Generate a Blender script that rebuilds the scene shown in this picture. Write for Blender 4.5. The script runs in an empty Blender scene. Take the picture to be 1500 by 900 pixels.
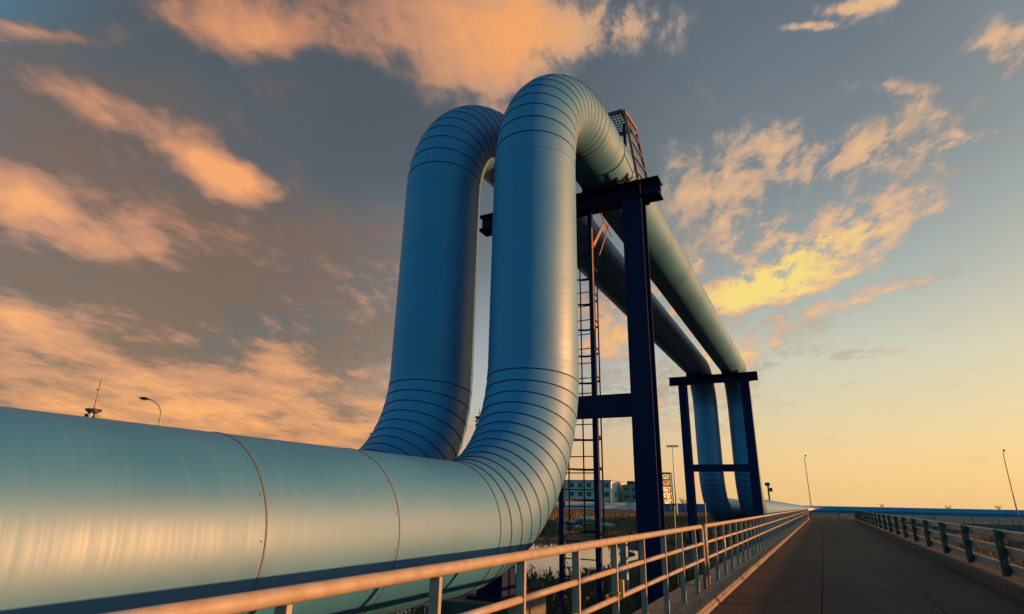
import bpy, math, random
from mathutils import Vector, Matrix
random.seed(7)
D = bpy.data
S = bpy.context.scene
COL = S.collection
PI = math.pi
R = math.radians

# ------------------------------------------------------------------ helpers
class MB:
    """collects shapes; build() links them as ONE mesh object"""
    def __init__(s):
        s.v = []; s.f = []; s.m = []; s.sm = []; s.uv = []
    def face(s, idx, mat=0, smooth=False, uv=None):
        s.f.append(tuple(idx)); s.m.append(mat); s.sm.append(smooth); s.uv.append(uv)
    def box(s, a, b, mat=0):
        x0, y0, z0 = a; x1, y1, z1 = b
        n = len(s.v)
        s.v += [(x0,y0,z0),(x1,y0,z0),(x1,y1,z0),(x0,y1,z0),(x0,y0,z1),(x1,y0,z1),(x1,y1,z1),(x0,y1,z1)]
        for q in ((0,3,2,1),(4,5,6,7),(0,1,5,4),(1,2,6,5),(2,3,7,6),(3,0,4,7)):
            s.face([n+i for i in q], mat)
        return s
    def bar(s, p, q, w, d, mat=0, up=(0,0,1)):
        """rectangular bar from p to q, w across, d along 'up'"""
        p = Vector(p); q = Vector(q); t = (q-p).normalized(); u = Vector(up)
        if abs(t.dot(u)) > .98: u = Vector((0,1,0))
        a = t.cross(u).normalized(); b = a.cross(t).normalized()
        n = len(s.v)
        for o in (p, q):
            for i, j in ((-1,-1),(1,-1),(1,1),(-1,1)):
                s.v.append(tuple(o + a*(i*w/2) + b*(j*d/2)))
        for f in ((3,2,1,0),(4,5,6,7),(0,1,5,4),(1,2,6,5),(2,3,7,6),(3,0,4,7)):
            s.face([n+i for i in f], mat)
        return s
    def sweep(s, pts, rad, n=12, mat=0, cap=True, ref=None, vscale=1.0):
        """round tube through pts; rad number or list; UV u=length v=around"""
        pts = [Vector(p) for p in pts]; m = len(pts)
        rads = rad if isinstance(rad, (list, tuple)) else [rad]*m
        base = len(s.v); L = 0; Ls = []
        prev = None
        for i, p in enumerate(pts):
            t = (pts[min(i+1, m-1)] - pts[max(i-1, 0)]).normalized()
            if prev is None:
                r0 = Vector(ref) if ref else (Vector((0,0,1)) if abs(t.z) < .9 else Vector((1,0,0)))
            else: r0 = prev
            a = (r0 - t*r0.dot(t)).normalized(); b = t.cross(a); prev = a
            if i: L += (p-pts[i-1]).length
            Ls.append(L)
            for k in range(n):
                an = 2*PI*k/n
                s.v.append(tuple(p + (a*math.cos(an) + b*math.sin(an))*rads[i]))
        for i in range(m-1):
            for k in range(n):
                k2 = (k+1) % n
                s.face([base+i*n+k, base+i*n+k2, base+(i+1)*n+k2, base+(i+1)*n+k], mat, True,
                       [(Ls[i],k/n*vscale),(Ls[i],(k+1)/n*vscale),(Ls[i+1],(k+1)/n*vscale),(Ls[i+1],k/n*vscale)])
        if cap:
            s.face([base+k for k in reversed(range(n))], mat)
            s.face([base+(m-1)*n+k for k in range(n)], mat)
        return s
    def prism(s, prof, axis, a, b, mat=0):
        """closed profile extruded along axis ('x' or 'y'); profile coords are the other two in order"""
        n = len(s.v); k = len(prof)
        for t in (a, b):
            for p in prof:
                s.v.append((t, p[0], p[1]) if axis == 'x' else (p[0], t, p[1]))
        for i in range(k):
            j = (i+1) % k
            s.face([n+i, n+j, n+k+j, n+k+i], mat)
        s.face([n+i for i in reversed(range(k))], mat); s.face([n+k+i for i in range(k)], mat)
        return s
    def build(s, name, mats, parent=None, bevel=0):
        me = D.meshes.new(name); me.from_pydata(s.v, [], s.f)
        for m in (mats if isinstance(mats, (list, tuple)) else [mats]): me.materials.append(m)
        me.polygons.foreach_set('material_index', s.m)
        me.polygons.foreach_set('use_smooth', s.sm)
        if any(u for u in s.uv):
            lay = me.uv_layers.new(name='UVMap')
            li = 0
            for f, u in zip(s.f, s.uv):
                for k in range(len(f)):
                    lay.data[li].uv = u[k] if u else (0, 0); li += 1
        me.update()
        import bmesh
        bm = bmesh.new(); bm.from_mesh(me); bmesh.ops.recalc_face_normals(bm, faces=bm.faces); bm.to_mesh(me); bm.free()
        o = D.objects.new(name, me); COL.objects.link(o)
        if parent is not None:
            o.parent = parent
            o.matrix_parent_inverse = Matrix.Translation(-parent.location) if parent.type == 'EMPTY' and parent.parent is None and parent.rotation_euler.z == 0 else Matrix.Identity(4)
        if bevel:
            md = o.modifiers.new('bevel', 'BEVEL'); md.width = bevel; md.segments = 2; md.limit_method = 'ANGLE'
        return o

def tag(o, label=None, cat=None, group=None, kind=None):
    if label: o['label'] = label
    if cat: o['category'] = cat
    if group: o['group'] = group
    if kind: o['kind'] = kind
    return o
def empty(name, loc, label, cat, group=None):
    o = D.objects.new(name, None); COL.objects.link(o); o.location = loc; o.empty_display_size = .2
    return tag(o, label, cat, group)
def copy_tree(o, parent=None):
    c = o.copy(); COL.objects.link(c)
    if parent is not None: c.parent = parent
    for ch in list(o.children): copy_tree(ch, c)
    return c

# ------------------------------------------------------------------ materials
class NT:
    def __init__(s, nt): s.t = nt; s.n = nt.nodes; s.l = nt.links
    def node(s, typ, ins=None, **kw):
        nd = s.n.new(typ)
        for k, v in kw.items(): setattr(nd, k, v)
        for k, v in (ins or {}).items():
            if isinstance(v, bpy.types.NodeSocket): s.l.new(v, nd.inputs[k])
            else: nd.inputs[k].default_value = v
        return nd
    def math(s, op, a, b=0.0, c=0.0, clamp=False):
        nd = s.node('ShaderNodeMath', {0: a, 1: b, 2: c}, operation=op, use_clamp=clamp); return nd.outputs[0]
    def ramp(s, fac, stops, interp='LINEAR'):
        nd = s.node('ShaderNodeValToRGB', {0: fac}); cr = nd.color_ramp; cr.interpolation = interp
        while len(cr.elements) < len(stops): cr.elements.new(.5)
        for e, (p, c) in zip(cr.elements, stops):
            e.position = p; e.color = c if len(c) == 4 else (*c, 1)
        return nd.outputs[0]
    def mix(s, fac, a, b, mode='MIX'):
        nd = s.n.new('ShaderNodeMix'); nd.data_type = 'RGBA'; nd.blend_type = mode
        for i, v in ((0, fac), (6, a), (7, b)):
            if isinstance(v, bpy.types.NodeSocket): s.l.new(v, nd.inputs[i])
            else: nd.inputs[i].default_value = v if i == 0 or len(v) == 4 else (*v, 1)
        return nd.outputs[2]
    def smooth(s, val, a, b, lo=0.0, hi=1.0):
        nd = s.node('ShaderNodeMapRange', {0: val, 1: a, 2: b, 3: lo, 4: hi}, interpolation_type='SMOOTHSTEP'); return nd.outputs[0]

def mat(name, col, rough=.6, metal=0, var=.25, scale=6, bump=.0, bscale=40, col2=None, stretch=(1,1,1), coat=0, spec=.5, thr=(.35,.65), coords='Object'):
    m = D.materials.new(name); m.use_nodes = True; t = NT(m.node_tree)
    b = t.n['Principled BSDF']
    tc = t.node('ShaderNodeTexCoord').outputs[coords]
    mp = t.node('ShaderNodeMapping', {'Vector': tc, 'Scale': stretch}).outputs[0]
    nz = t.node('ShaderNodeTexNoise', {'Vector': mp, 'Scale': scale, 'Detail': 8, 'Roughness': .6})
    c2 = col2 or tuple(max(0, c*(1-var)) for c in col)
    f = t.smooth(nz.outputs[0], thr[0], thr[1])
    t.l.new(t.mix(f, col, c2), b.inputs['Base Color'])
    b.inputs['Metallic'].default_value = metal
    rr = t.node('ShaderNodeMapRange', {0: nz.outputs[0], 1: .2, 2: .8, 3: max(.03, rough-.12), 4: min(1, rough+.12)})
    t.l.new(rr.outputs[0], b.inputs['Roughness'])
    b.inputs['Specular IOR Level'].default_value = spec
    b.inputs['Coat Weight'].default_value = coat
    if bump:
        n2 = t.node('ShaderNodeTexNoise', {'Vector': mp, 'Scale': bscale, 'Detail': 6, 'Roughness': .6})
        bp = t.node('ShaderNodeBump', {'Height': n2.outputs[0], 'Strength': bump, 'Distance': .02})
        t.l.new(bp.outputs[0], b.inputs['Normal'])
    return m

def pipe_mat():
    m = D.materials.new('blue_pipe_cladding'); m.use_nodes = True; t = NT(m.node_tree)
    b = t.n['Principled BSDF']
    uv = t.node('ShaderNodeTexCoord').outputs['UV']; ob = t.node('ShaderNodeTexCoord').outputs['Object']
    # brushed streaks run round the pipe (fine along the length, long around)
    mp = t.node('ShaderNodeMapping', {'Vector': uv, 'Scale': (42, 2.6, 1)}).outputs[0]
    st = t.node('ShaderNodeTexNoise', {'Vector': mp, 'Scale': 1, 'Detail': 5, 'Roughness': .65}).outputs[0]
    big = t.node('ShaderNodeTexNoise', {'Vector': ob, 'Scale': .9, 'Detail': 6, 'Roughness': .6}).outputs[0]
    fine = t.node('ShaderNodeTexNoise', {'Vector': ob, 'Scale': 9, 'Detail': 8, 'Roughness': .7}).outputs[0]
    c = t.mix(t.smooth(big, .3, .7), (.016,.124,.250), (.020,.140,.280))
    # each wrapped sheet has weathered a little differently
    us = t.node('ShaderNodeSeparateXYZ', {0: uv}).outputs[0]
    rnd = t.node('ShaderNodeObjectInfo').outputs['Random']
    sh = t.node('ShaderNodeTexWhiteNoise', {'W': t.math('ADD', t.math('FLOOR', t.math('DIVIDE', us, 1.29)), t.math('MULTIPLY', rnd, 57.0))}, noise_dimensions='1D').outputs['Value']
    c = t.mix(t.math('MULTIPLY', sh, .16), c, (.045,.15,.26))
    # dust and rain runs, long round the pipe
    dm = t.node('ShaderNodeMapping', {'Vector': uv, 'Scale': (9, .8, 1)}).outputs[0]
    dn = t.node('ShaderNodeTexNoise', {'Vector': dm, 'Scale': 1, 'Detail': 8, 'Roughness': .7}).outputs[0]
    c = t.mix(t.smooth(dn, .56, .78, 0, .25), c, (.11,.14,.16))
    c = t.mix(t.smooth(fine, .60, .80, 0, .25), c, (.08,.12,.16))
    c = t.mix(t.smooth(st, .55, .8, 0, .25), c, (.085,.18,.28))
    t.l.new(c, b.inputs['Base Color'])
    r = t.math('ADD', t.smooth(st, .25, .75, .49, .58), t.smooth(big, .3, .7, -.03, .04))
    t.l.new(r, b.inputs['Roughness'])
    b.inputs['IOR'].default_value = 1.85
    bp = t.node('ShaderNodeBump', {'Height': t.math('ADD', t.math('MULTIPLY', st, .5), t.math('MULTIPLY', big, 1.2)), 'Strength': .10, 'Distance': .010})
    t.l.new(bp.outputs[0], b.inputs['Normal'])
    return m

M = dict(
    pipe=pipe_mat(),
    lip=mat('lap_joint', (.10,.085,.075), .6, var=.5, scale=10, col2=(.12,.075,.055)),
    seam=mat('pipe_seam', (.022,.020,.024), .55, var=.5, scale=14, col2=(.10,.045,.025)),
    navy=mat('navy_steel', (.006,.009,.052), .75, var=.35, scale=5, bump=.08, col2=(.009,.010,.036), spec=.15),
    rust=mat('red_and_sunlit_steel', (.30,.115,.050), .6, var=.5, scale=16, bump=.1, col2=(.14,.05,.028)),  # orange sunlight put into ladder and stair steel; own red on the mast
    rail=mat('railing_paint', (.31,.246,.20), .55, var=.2, scale=9, bump=.05, bscale=80, col2=(.26,.185,.14), spec=.3),
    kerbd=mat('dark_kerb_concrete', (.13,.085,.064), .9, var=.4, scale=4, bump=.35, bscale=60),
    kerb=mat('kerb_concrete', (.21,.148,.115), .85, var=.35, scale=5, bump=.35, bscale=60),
    concrete=mat('weathered_concrete', (.12,.105,.095), .9, var=.45, scale=3, bump=.4, bscale=40),
    guard=mat('grey_guardrail_paint', (.33,.265,.22), .5, var=.3, scale=4, bump=.08),
    gpost=mat('dark_guardrail_post', (.066,.046,.036), .55, var=.3, scale=6, bump=.1),
    steel=mat('galvanised_pole', (.30,.29,.27), .5, var=.3, scale=3),
    dark=mat('dark_fitting', (.03,.03,.033), .5, var=.3),
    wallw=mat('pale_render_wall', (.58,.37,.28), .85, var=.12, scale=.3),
    wally=mat('sunlit_end_wall', (.66,.58,.44), .85, var=.12, scale=.3),  # sun-facing end walls, warm sunlight put into their colour
    wallg=mat('grey_render_wall', (.26,.20,.165), .85, var=.2, scale=.3),
    glass=mat('dark_window', (.07,.065,.06), .45, var=.4, scale=.6, spec=.25),
    roofg=mat('grey_roof', (.22,.22,.23), .8),
    bluew=mat('blue_site_hoarding', (.05,.10,.22), .6, var=.5, scale=.5),
    red=mat('red_paint', (.35,.06,.04), .6),
    white=mat('white_paint', (.70,.68,.66), .6, var=.15),
    yellow=mat('yellow_plastic', (.75,.42,.05), .5, var=.2),
    tagm=mat('ochre_tag', (.42,.28,.07), .5, var=.2),
    tarp=mat('pale_sheeting', (.40,.37,.35), .6, var=.3, scale=3, bump=.4, bscale=6),
    twig=mat('dry_twig', (.06,.04,.03), .9, var=.4),
    bark=mat('bare_branches', (.10,.06,.045), .9, var=.4),
)
CLOUDS = [
   (-0.248, 0.827, 0.404, 0.114, -2.942, 1.3, 0.85),
   (-0.059, 0.876, 0.218, 0.091, 2.991, 1.0, 0.85),
   (-0.19, 0.981, 0.16, 0.079, -3.089, 0.9, 0.5),
   (-0.591, 0.848, 0.204, 0.081, -2.73, 1.0, 0.85),
   (-0.126, 1.074, 0.109, 0.059, -2.795, 0.6, 0.3),
   (-0.945, 0.751, 0.135, 0.059, -2.802, 1.2, 1.1),
   (-0.932, 1.178, 0.244, 0.112, 1.256, 1.1, 1.0),
   (-0.888, 1.32, 0.133, 0.12, 1.469, 0.9, 1.3),
   (-1.443, 1.455, 0.33, 0.233, 1.441, 1.2, 1.1),
   (-1.478, 1.249, 0.147, 0.095, 2.576, 1.0, 0.9),
   (-1.522, 1.869, 0.948, 0.85, -2.421, 1.5, -0.15),
   (-2.188, 2.098, 0.374, 0.33, 2.433, 0.7, 0.75),
   (-0.965, 2.022, 0.653, 0.415, 1.014, 1.1, 0.1),
   (-2.323, 3.471, 1.462, 1.084, 1.461, 1.0, 0.75),
   (-1.385, 2.763, 0.395, 0.19, 1.89, 0.7, 0.6),
   (-1.826, 3.907, 1.37, 1.014, -2.395, 0.9, 0.6),
   (-2.916, 2.993, 1.181, 0.638, 2.505, 1.2, 0.25),
   (-0.983, 1.745, 0.6, 0.294, 0.966, 0.9, 0.15),
   (-0.772, 1.965, 0.421, 0.296, 1.845, 0.7, 0.2),
   (-1.028, 3.157, 0.795, 0.265, 1.882, 0.6, 0.5),
   (-0.987, 0.932, 0.218, 0.146, 1.033, 0.95, 0.12),
   (-0.982, 0.982, 0.194, 0.072, 1.271, 0.8, 0.35),
   (-1.15, 1.043, 0.162, 0.07, 1.357, 0.7, 0.25),
   (-1.051, 1.5, 0.424, 0.166, 0.974, 0.8, 0.2),
   (-1.677, 2.128, 0.628, 0.243, -2.515, 0.6, 0.3),
   (-1.236, 1.087, 0.263, 0.23, 2.932, 1.0, 0.05),
   (-0.659, 1.539, 0.337, 0.175, 0.818, 0.6, 0.05),
   (-0.755, 1.057, 0.276, 0.153, -2.412, 0.5, 0.0),
   (-0.531, 1.029, 0.174, 0.089, -2.825, 0.4, 0.0),
   (0.55, 1.73, 0.583, 0.354, 1.881, 0.75, 0.38),
   (0.781, 1.702, 0.448, 0.106, 1.944, 0.8, 0.7),
   (0.669, 2.054, 0.332, 0.118, 2.634, 0.8, 0.75),
   (0.807, 1.867, 0.345, 0.138, 2.168, 0.6, 0.6),
   (1.072, 2.072, 0.283, 0.074, 2.196, 0.95, 0.7),
   (0.955, 2.339, 0.385, 0.151, 2.278, 0.55, 0.3),
   (0.417, 1.596, 0.279, 0.18, 0.804, 0.5, 0.25),
   (0.781, 1.251, 0.128, 0.081, 3.051, 1.0, 0.6),
   (0.796, 1.162, 0.06, 0.03, -2.963, 0.9, 0.4),
   (0.689, 1.089, 0.084, 0.028, -3.08, 0.9, 0.3),
   (0.927, 1.206, 0.056, 0.034, -3.046, 1.0, 0.5),
   (0.816, 0.98, 0.083, 0.03, 0.915, 0.9, 0.3),
   (0.487, 0.848, 0.037, 0.026, 2.821, 1.0, 0.5),
   (0.458, 0.909, 0.048, 0.013, -2.972, 1.0, 0.4),
   (0.607, 1.276, 0.245, 0.115, -2.866, 0.7, 0.3),
   (0.442, 1.427, 0.352, 0.146, -2.495, 0.75, 0.4),
   (0.916, 1.195, 0.074, 0.049, -3.101, 0.8, 0.5),
   (0.511, 0.863, 0.064, 0.039, 2.942, 0.8, 0.5),
   (0.742, 1.099, 0.134, 0.038, -2.971, 0.7, 0.3),
   (0.838, 0.964, 0.109, 0.055, -2.422, 0.65, 0.4),
   (1.269, 2.635, 0.161, 0.075, 2.63, 0.7, 0.4),
   (0.534, 3.277, 1.178, 0.629, 1.399, 0.75, 0.5),
   (0.152, 2.334, 0.437, 0.256, 1.49, 0.8, 0.7),
   (0.968, 1.148, 0.075, 0.039, -2.861, 0.6, 0.4),
   (0.47, 0.909, 0.051, 0.019, -3.052, 0.6, 0.3),
   (0.793, 2.704, 0.424, 0.242, 1.622, 0.6, 0.5),
]
# ------------------------------------------------------------------ world: twilight sky
SUN_AZ = R(69.0)      # clockwise from +Y
SUN_EL = R(5.6)
SUN = Vector((math.sin(SUN_AZ)*math.cos(SUN_EL), math.cos(SUN_AZ)*math.cos(SUN_EL), math.sin(SUN_EL)))

def srgb(r, g, b):
    f = lambda c: (c/255/12.92) if c/255 <= .04045 else ((c/255+.055)/1.055)**2.4
    return (f(r), f(g), f(b), 1)

def make_world():
    w = D.worlds.new('World'); S.world = w; w.use_nodes = True
    t = NT(w.node_tree); t.n.clear()
    out = t.node('ShaderNodeOutputWorld')
    dirn = t.node('ShaderNodeTexCoord').outputs['Generated']
    sep = t.node('ShaderNodeSeparateXYZ', {0: dirn})
    x, y, z = sep.outputs
    zc = t.math('MAXIMUM', z, 0.0)
    # --- physical sky, low sun
    sky = t.node('ShaderNodeTexSky', sky_type='NISHITA')
    sky.sun_disc = False; sky.sun_elevation = SUN_EL; sky.sun_rotation = SUN_AZ
    sky.air_density = 1.2; sky.dust_density = 2.0; sky.ozone_density = 1.2
    bg1 = t.node('ShaderNodeBackground', {'Color': t.mix(1.0, sky.outputs[0], (.55,.45,.38), 'MULTIPLY'), 'Strength': .05})
    # --- dusk gradient: sunward and away-from-sun colours by height
    hl = t.math('SQRT', t.math('ADD', t.math('MULTIPLY', x, x), t.math('MULTIPLY', y, y)))
    ca = t.math('DIVIDE', t.math('ADD', t.math('MULTIPLY', x, math.sin(SUN_AZ)), t.math('MULTIPLY', y, math.cos(SUN_AZ))), t.math('MAXIMUM', hl, .001))
    warm = t.ramp(zc, [(0, srgb(244,202,138)), (.06, srgb(241,205,147)), (.13, srgb(224,206,164)), (.21, srgb(205,203,180)), (.32, srgb(166,175,170)), (.48, srgb(118,128,136)), (.68, srgb(92,105,117)), (1, srgb(70,84,100))])
    cool = t.ramp(zc, [(0, srgb(222,168,122)), (.07, srgb(206,166,134)), (.16, srgb(174,176,178)), (.26, srgb(146,154,166)), (.38, srgb(104,112,122)), (.52, srgb(74,83,93)), (.70, srgb(66,75,86)), (1, srgb(62,74,90))])
    far = t.ramp(zc, [(0, srgb(222,168,122)), (.07, srgb(190,150,122)), (.16, srgb(132,120,114)), (.26, srgb(102,102,106)), (.38, srgb(82,88,96)), (.52, srgb(70,79,89)), (.70, srgb(64,73,84)), (1, srgb(62,74,90))])
    glow = t.ramp(zc, [(0, srgb(255,205,120)), (.12, srgb(255,212,135)), (.25, srgb(238,212,150)), (.4, srgb(180,184,170)), (.6, srgb(130,142,146)), (1, srgb(70,84,100))])
    g = t.mix(t.smooth(ca, -.25, .45), t.mix(t.smooth(ca, -.46, -.26), far, cool), warm)
    g = t.mix(t.smooth(ca, .45, 1.0), g, glow)
    # unseen sky behind the camera, its strong blue chosen to tint the pipes' shade
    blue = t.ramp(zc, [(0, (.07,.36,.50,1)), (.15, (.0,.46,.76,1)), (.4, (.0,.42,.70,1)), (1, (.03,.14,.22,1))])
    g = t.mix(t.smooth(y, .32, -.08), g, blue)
    # --- clouds on a level layer, streaks along one wind direction
    inv = t.math('DIVIDE', 1.0, t.math('ADD', zc, .12))
    ph = R(-22)
    ux = t.math('MULTIPLY', t.math('ADD', t.math('MULTIPLY', x, math.cos(ph)), t.math('MULTIPLY', y, -math.sin(ph))), inv)
    vy = t.math('MULTIPLY', t.math('ADD', t.math('MULTIPLY', x, math.sin(ph)), t.math('MULTIPLY', y, math.cos(ph))), inv)
    P = t.node('ShaderNodeCombineXYZ', {0: ux, 1: vy, 2: 0.0}).outputs[0]
    # domain warp
    wn = t.node('ShaderNodeTexNoise', {'Vector': P, 'Scale': 2.2, 'Detail': 4, 'Roughness': .55})
    wv = t.node('ShaderNodeVectorMath', {0: wn.outputs['Color'], 1: (.5,.5,.5)}, operation='SUBTRACT').outputs[0]
    wv = t.node('ShaderNodeVectorMath', {0: wv, 'Scale': .34}, operation='SCALE').outputs[0]
    PW = t.node('ShaderNodeVectorMath', {0: P, 1: wv}, operation='ADD').outputs[0]
    A = None; B = None
    for (cu, cv, r1, r2, an, al, br) in CLOUDS:
        mp = t.node('ShaderNodeMapping', {'Vector': PW, 'Location': (cu, cv, 0), 'Rotation': (0, 0, an), 'Scale': (r1*1.4, r2*1.4, 1)}, vector_type='TEXTURE')
        gr = t.node('ShaderNodeTexGradient', {0: mp.outputs[0]}, gradient_type='SPHERICAL').outputs['Fac']
        a = t.math('MULTIPLY', gr, al)
        A = a if A is None else t.math('SMOOTH_MAX', A, a, .25) if False else t.math('ADD', A, a)
        b = t.math('MULTIPLY', gr, br)
        B = b if B is None else t.math('ADD', B, b)
    A = t.math('MINIMUM', A, 1.15)
    n1 = t.node('ShaderNodeTexNoise', {'Vector': t.node('ShaderNodeMapping', {'Vector': P, 'Scale': (2.6, 1.5, 1)}).outputs[0], 'Scale': 1.5, 'Detail': 13, 'Roughness': .60, 'Distortion': .15}).outputs[0]
    n2 = t.node('ShaderNodeTexNoise', {'Vector': t.node('ShaderNodeMapping', {'Vector': P, 'Location': (4.1, 2.2, 0), 'Scale': (3.2, 1.6, 1)}).outputs[0], 'Scale': 4.5, 'Detail': 12, 'Roughness': .66, 'Distortion': .25}).outputs[0]
    n3 = t.node('ShaderNodeTexNoise', {'Vector': t.node('ShaderNodeMapping', {'Vector': PW, 'Location': (9.7, 1.2, 3)}).outputs[0], 'Scale': 1.9, 'Detail': 7, 'Roughness': .6}).outputs[0]
    nn = t.math('ADD', t.math('MULTIPLY', t.math('SUBTRACT', n1, .5), 1.9), t.math('MULTIPLY', t.math('SUBTRACT', n2, .5), t.smooth(ca, -.25, .3, .55, 1.7)))
    tex = t.smooth(t.math('ADD', t.math('MULTIPLY', n2, .6), t.math('MULTIPLY', n1, .4)), .36, .64)
    lo_ = t.smooth(ca, -.25, .25, .78, .30)
    dens = t.math('ADD', t.math('MULTIPLY', A, t.math('ADD', lo_, t.math('MULTIPLY', tex, t.math('SUBTRACT', 1.22, lo_)))), t.math('MULTIPLY', nn, .75))
    # faint high veil everywhere so that the rest of the sky is not bare
    alpha = t.smooth(dens, .10, .92)
    lightv = t.math('ADD', t.math('ADD', B, t.math('MULTIPLY', nn, 1.15)), t.math('MULTIPLY', t.math('SUBTRACT', n3, .5), 1.0))
    sunw = t.smooth(ca, -.6, .35)
    dark = t.mix(sunw, srgb(112,80,62), srgb(158,150,140))
    darkhi = t.mix(sunw, srgb(84,80,80), srgb(124,128,130))
    dark = t.mix(t.smooth(z, .38, .58), dark, darkhi)
    dark = t.mix(t.math('MULTIPLY', t.smooth(t.math('ADD', n3, t.math('MULTIPLY', t.math('SUBTRACT', n2, .5), .5)), .42, .60), .75), dark, t.mix(sunw, srgb(84,82,86), srgb(132,140,146)))
    midc = t.mix(sunw, srgb(204,136,96), srgb(226,178,136))
    hot = t.mix(t.smooth(ca, -.10, .30), srgb(255,170,96), srgb(255,222,116))
    c = t.mix(t.smooth(t.math('ADD', lightv, t.math('MULTIPLY', t.math('SUBTRACT', n3, .5), .8)), .14, .86), dark, midc)
    c = t.mix(t.smooth(lightv, .72, 1.45), c, hot)
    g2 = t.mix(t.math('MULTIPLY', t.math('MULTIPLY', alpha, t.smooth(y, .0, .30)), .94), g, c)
    # below the horizon: dusky ground tone
    g2 = t.mix(t.smooth(z, -.06, -.005), (.05,.04,.035,1), g2)
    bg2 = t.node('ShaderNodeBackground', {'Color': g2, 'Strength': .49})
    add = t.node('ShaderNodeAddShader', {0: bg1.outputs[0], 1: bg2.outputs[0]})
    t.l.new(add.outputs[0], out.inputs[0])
    w.cycles.sampling_method = 'MANUAL'; w.cycles.sample_map_resolution = 1024
make_world()

sl = D.lights.new('sun', 'SUN'); sl.energy = 4.3; sl.angle = R(.6); sl.color = (1.0, .45, .15)
so = D.objects.new('sun', sl); COL.objects.link(so)
so.rotation_euler = (-SUN).to_track_quat('-Z', 'Y').to_euler()

# ------------------------------------------------------------------ camera
F, YAW, PIT, ROL, H = 844.244, R(27.425), R(18.497), R(1.1603), 1.7
f = Vector((-math.sin(YAW)*math.cos(PIT), math.cos(YAW)*math.cos(PIT), math.sin(PIT)))
rt = Vector((math.cos(YAW), math.sin(YAW), 0)); up = rt.cross(f)
rt2 = rt*math.cos(ROL) + up*math.sin(ROL); up2 = -rt*math.sin(ROL) + up*math.cos(ROL)
cam = D.cameras.new('camera'); co = D.objects.new('camera', cam); COL.objects.link(co)
mw = Matrix((( rt2.x, up2.x, -f.x, 0), (rt2.y, up2.y, -f.y, 0), (rt2.z, up2.z, -f.z, H), (0,0,0,1)))
co.matrix_world = mw
cam.sensor_width = 36; cam.lens = F*36/1500; cam.clip_start = .05; cam.clip_end = 20000
S.camera = co

def pray(px, py):
    """direction of a photo pixel, scaled to unit horizontal length"""
    d = rt2*((px-750)/F) + up2*(-(py-450)/F) + f
    return d/math.hypot(d.x, d.y)
# ------------------------------------------------------------------ terrain, water, road
WZ = -1.0
def pond_d(x, y):
    """>0 inside the pond (metres from shore)"""
    wob = 1.4*math.sin(x*.33+1)+1.1*math.sin(y*.27)+.6*math.sin(x*.9+y*.7)
    right = (-8.6 + wob*.35) - x - max(0, (y-24)*.10)
    left = x + 60
    near = y - (10.0 + wob*.5) + max(0, (-x-14))*.45
    far = (39 + wob*.9 + (-x-10)*-.12) - y
    return min(right, left, near, far)
def hash2(i, j):
    v = math.sin(i*127.1+j*311.7)*43758.5453
    return v-math.floor(v)
def vnoise(x, y):
    i, j = math.floor(x), math.floor(y); u, v = x-i, y-j
    u = u*u*(3-2*u); v = v*v*(3-2*v)
    return (hash2(i,j)*(1-u)+hash2(i+1,j)*u)*(1-v)+(hash2(i,j+1)*(1-u)+hash2(i+1,j+1)*u)*v
def ground_z(x, y):
    if -3.2 < x < 4.2 and y < 97: return -.42
    if x < 0:
        k = min(1, max(0, (-x-3.2)/5.5)); k = k*k*(3-2*k)
        z = -.42 - .48*k
    else:
        k = min(1, max(0, (x-4.2)/3.0)); k = k*k*(3-2*k)
        z = -.42 - .95*k
    z += (vnoise(x*.8, y*.8)-.5)*.16 + (vnoise(x*.17+9, y*.17)-.5)*.35*(1 if abs(x) > 7 else .2)
    d = pond_d(x, y)
    if d > -3:
        t = min(1, max(0, (d+1.2)/2.4)); t = t*t*(3-2*t)
        z = z*(1-t) + (-1.75)*t
    if d < -1.2: z = max(z, -.97)
    return z
def axis(vals):
    out = []
    for a, b, s in vals:
        n = max(1, round((b-a)/s)); out += [a+(b-a)*i/n for i in range(n)]
    return out + [vals[-1][1]]
xs = axis([(-6000,-600,900),(-600,-150,60),(-150,-70,10),(-70,-24,1.6),(-24,-2.4,.5),(-2.4,4,1.6),(4,14,.6),(14,40,2),(40,150,11),(150,600,75),(600,6000,900)])
ys = axis([(-400,-20,40),(-20,4,2),(4,48,.6),(48,110,2),(110,260,12),(260,700,55),(700,9000,1200)])
mb = MB()
for y in ys:
    for x in xs: mb.v.append((x, y, ground_z(x, y)))
nx = len(xs)
for j in range(len(ys)-1):
    for i in range(nx-1):
        mb.face((j*nx+i, j*nx+i+1, (j+1)*nx+i+1, (j+1)*nx+i), 0, True)
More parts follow.
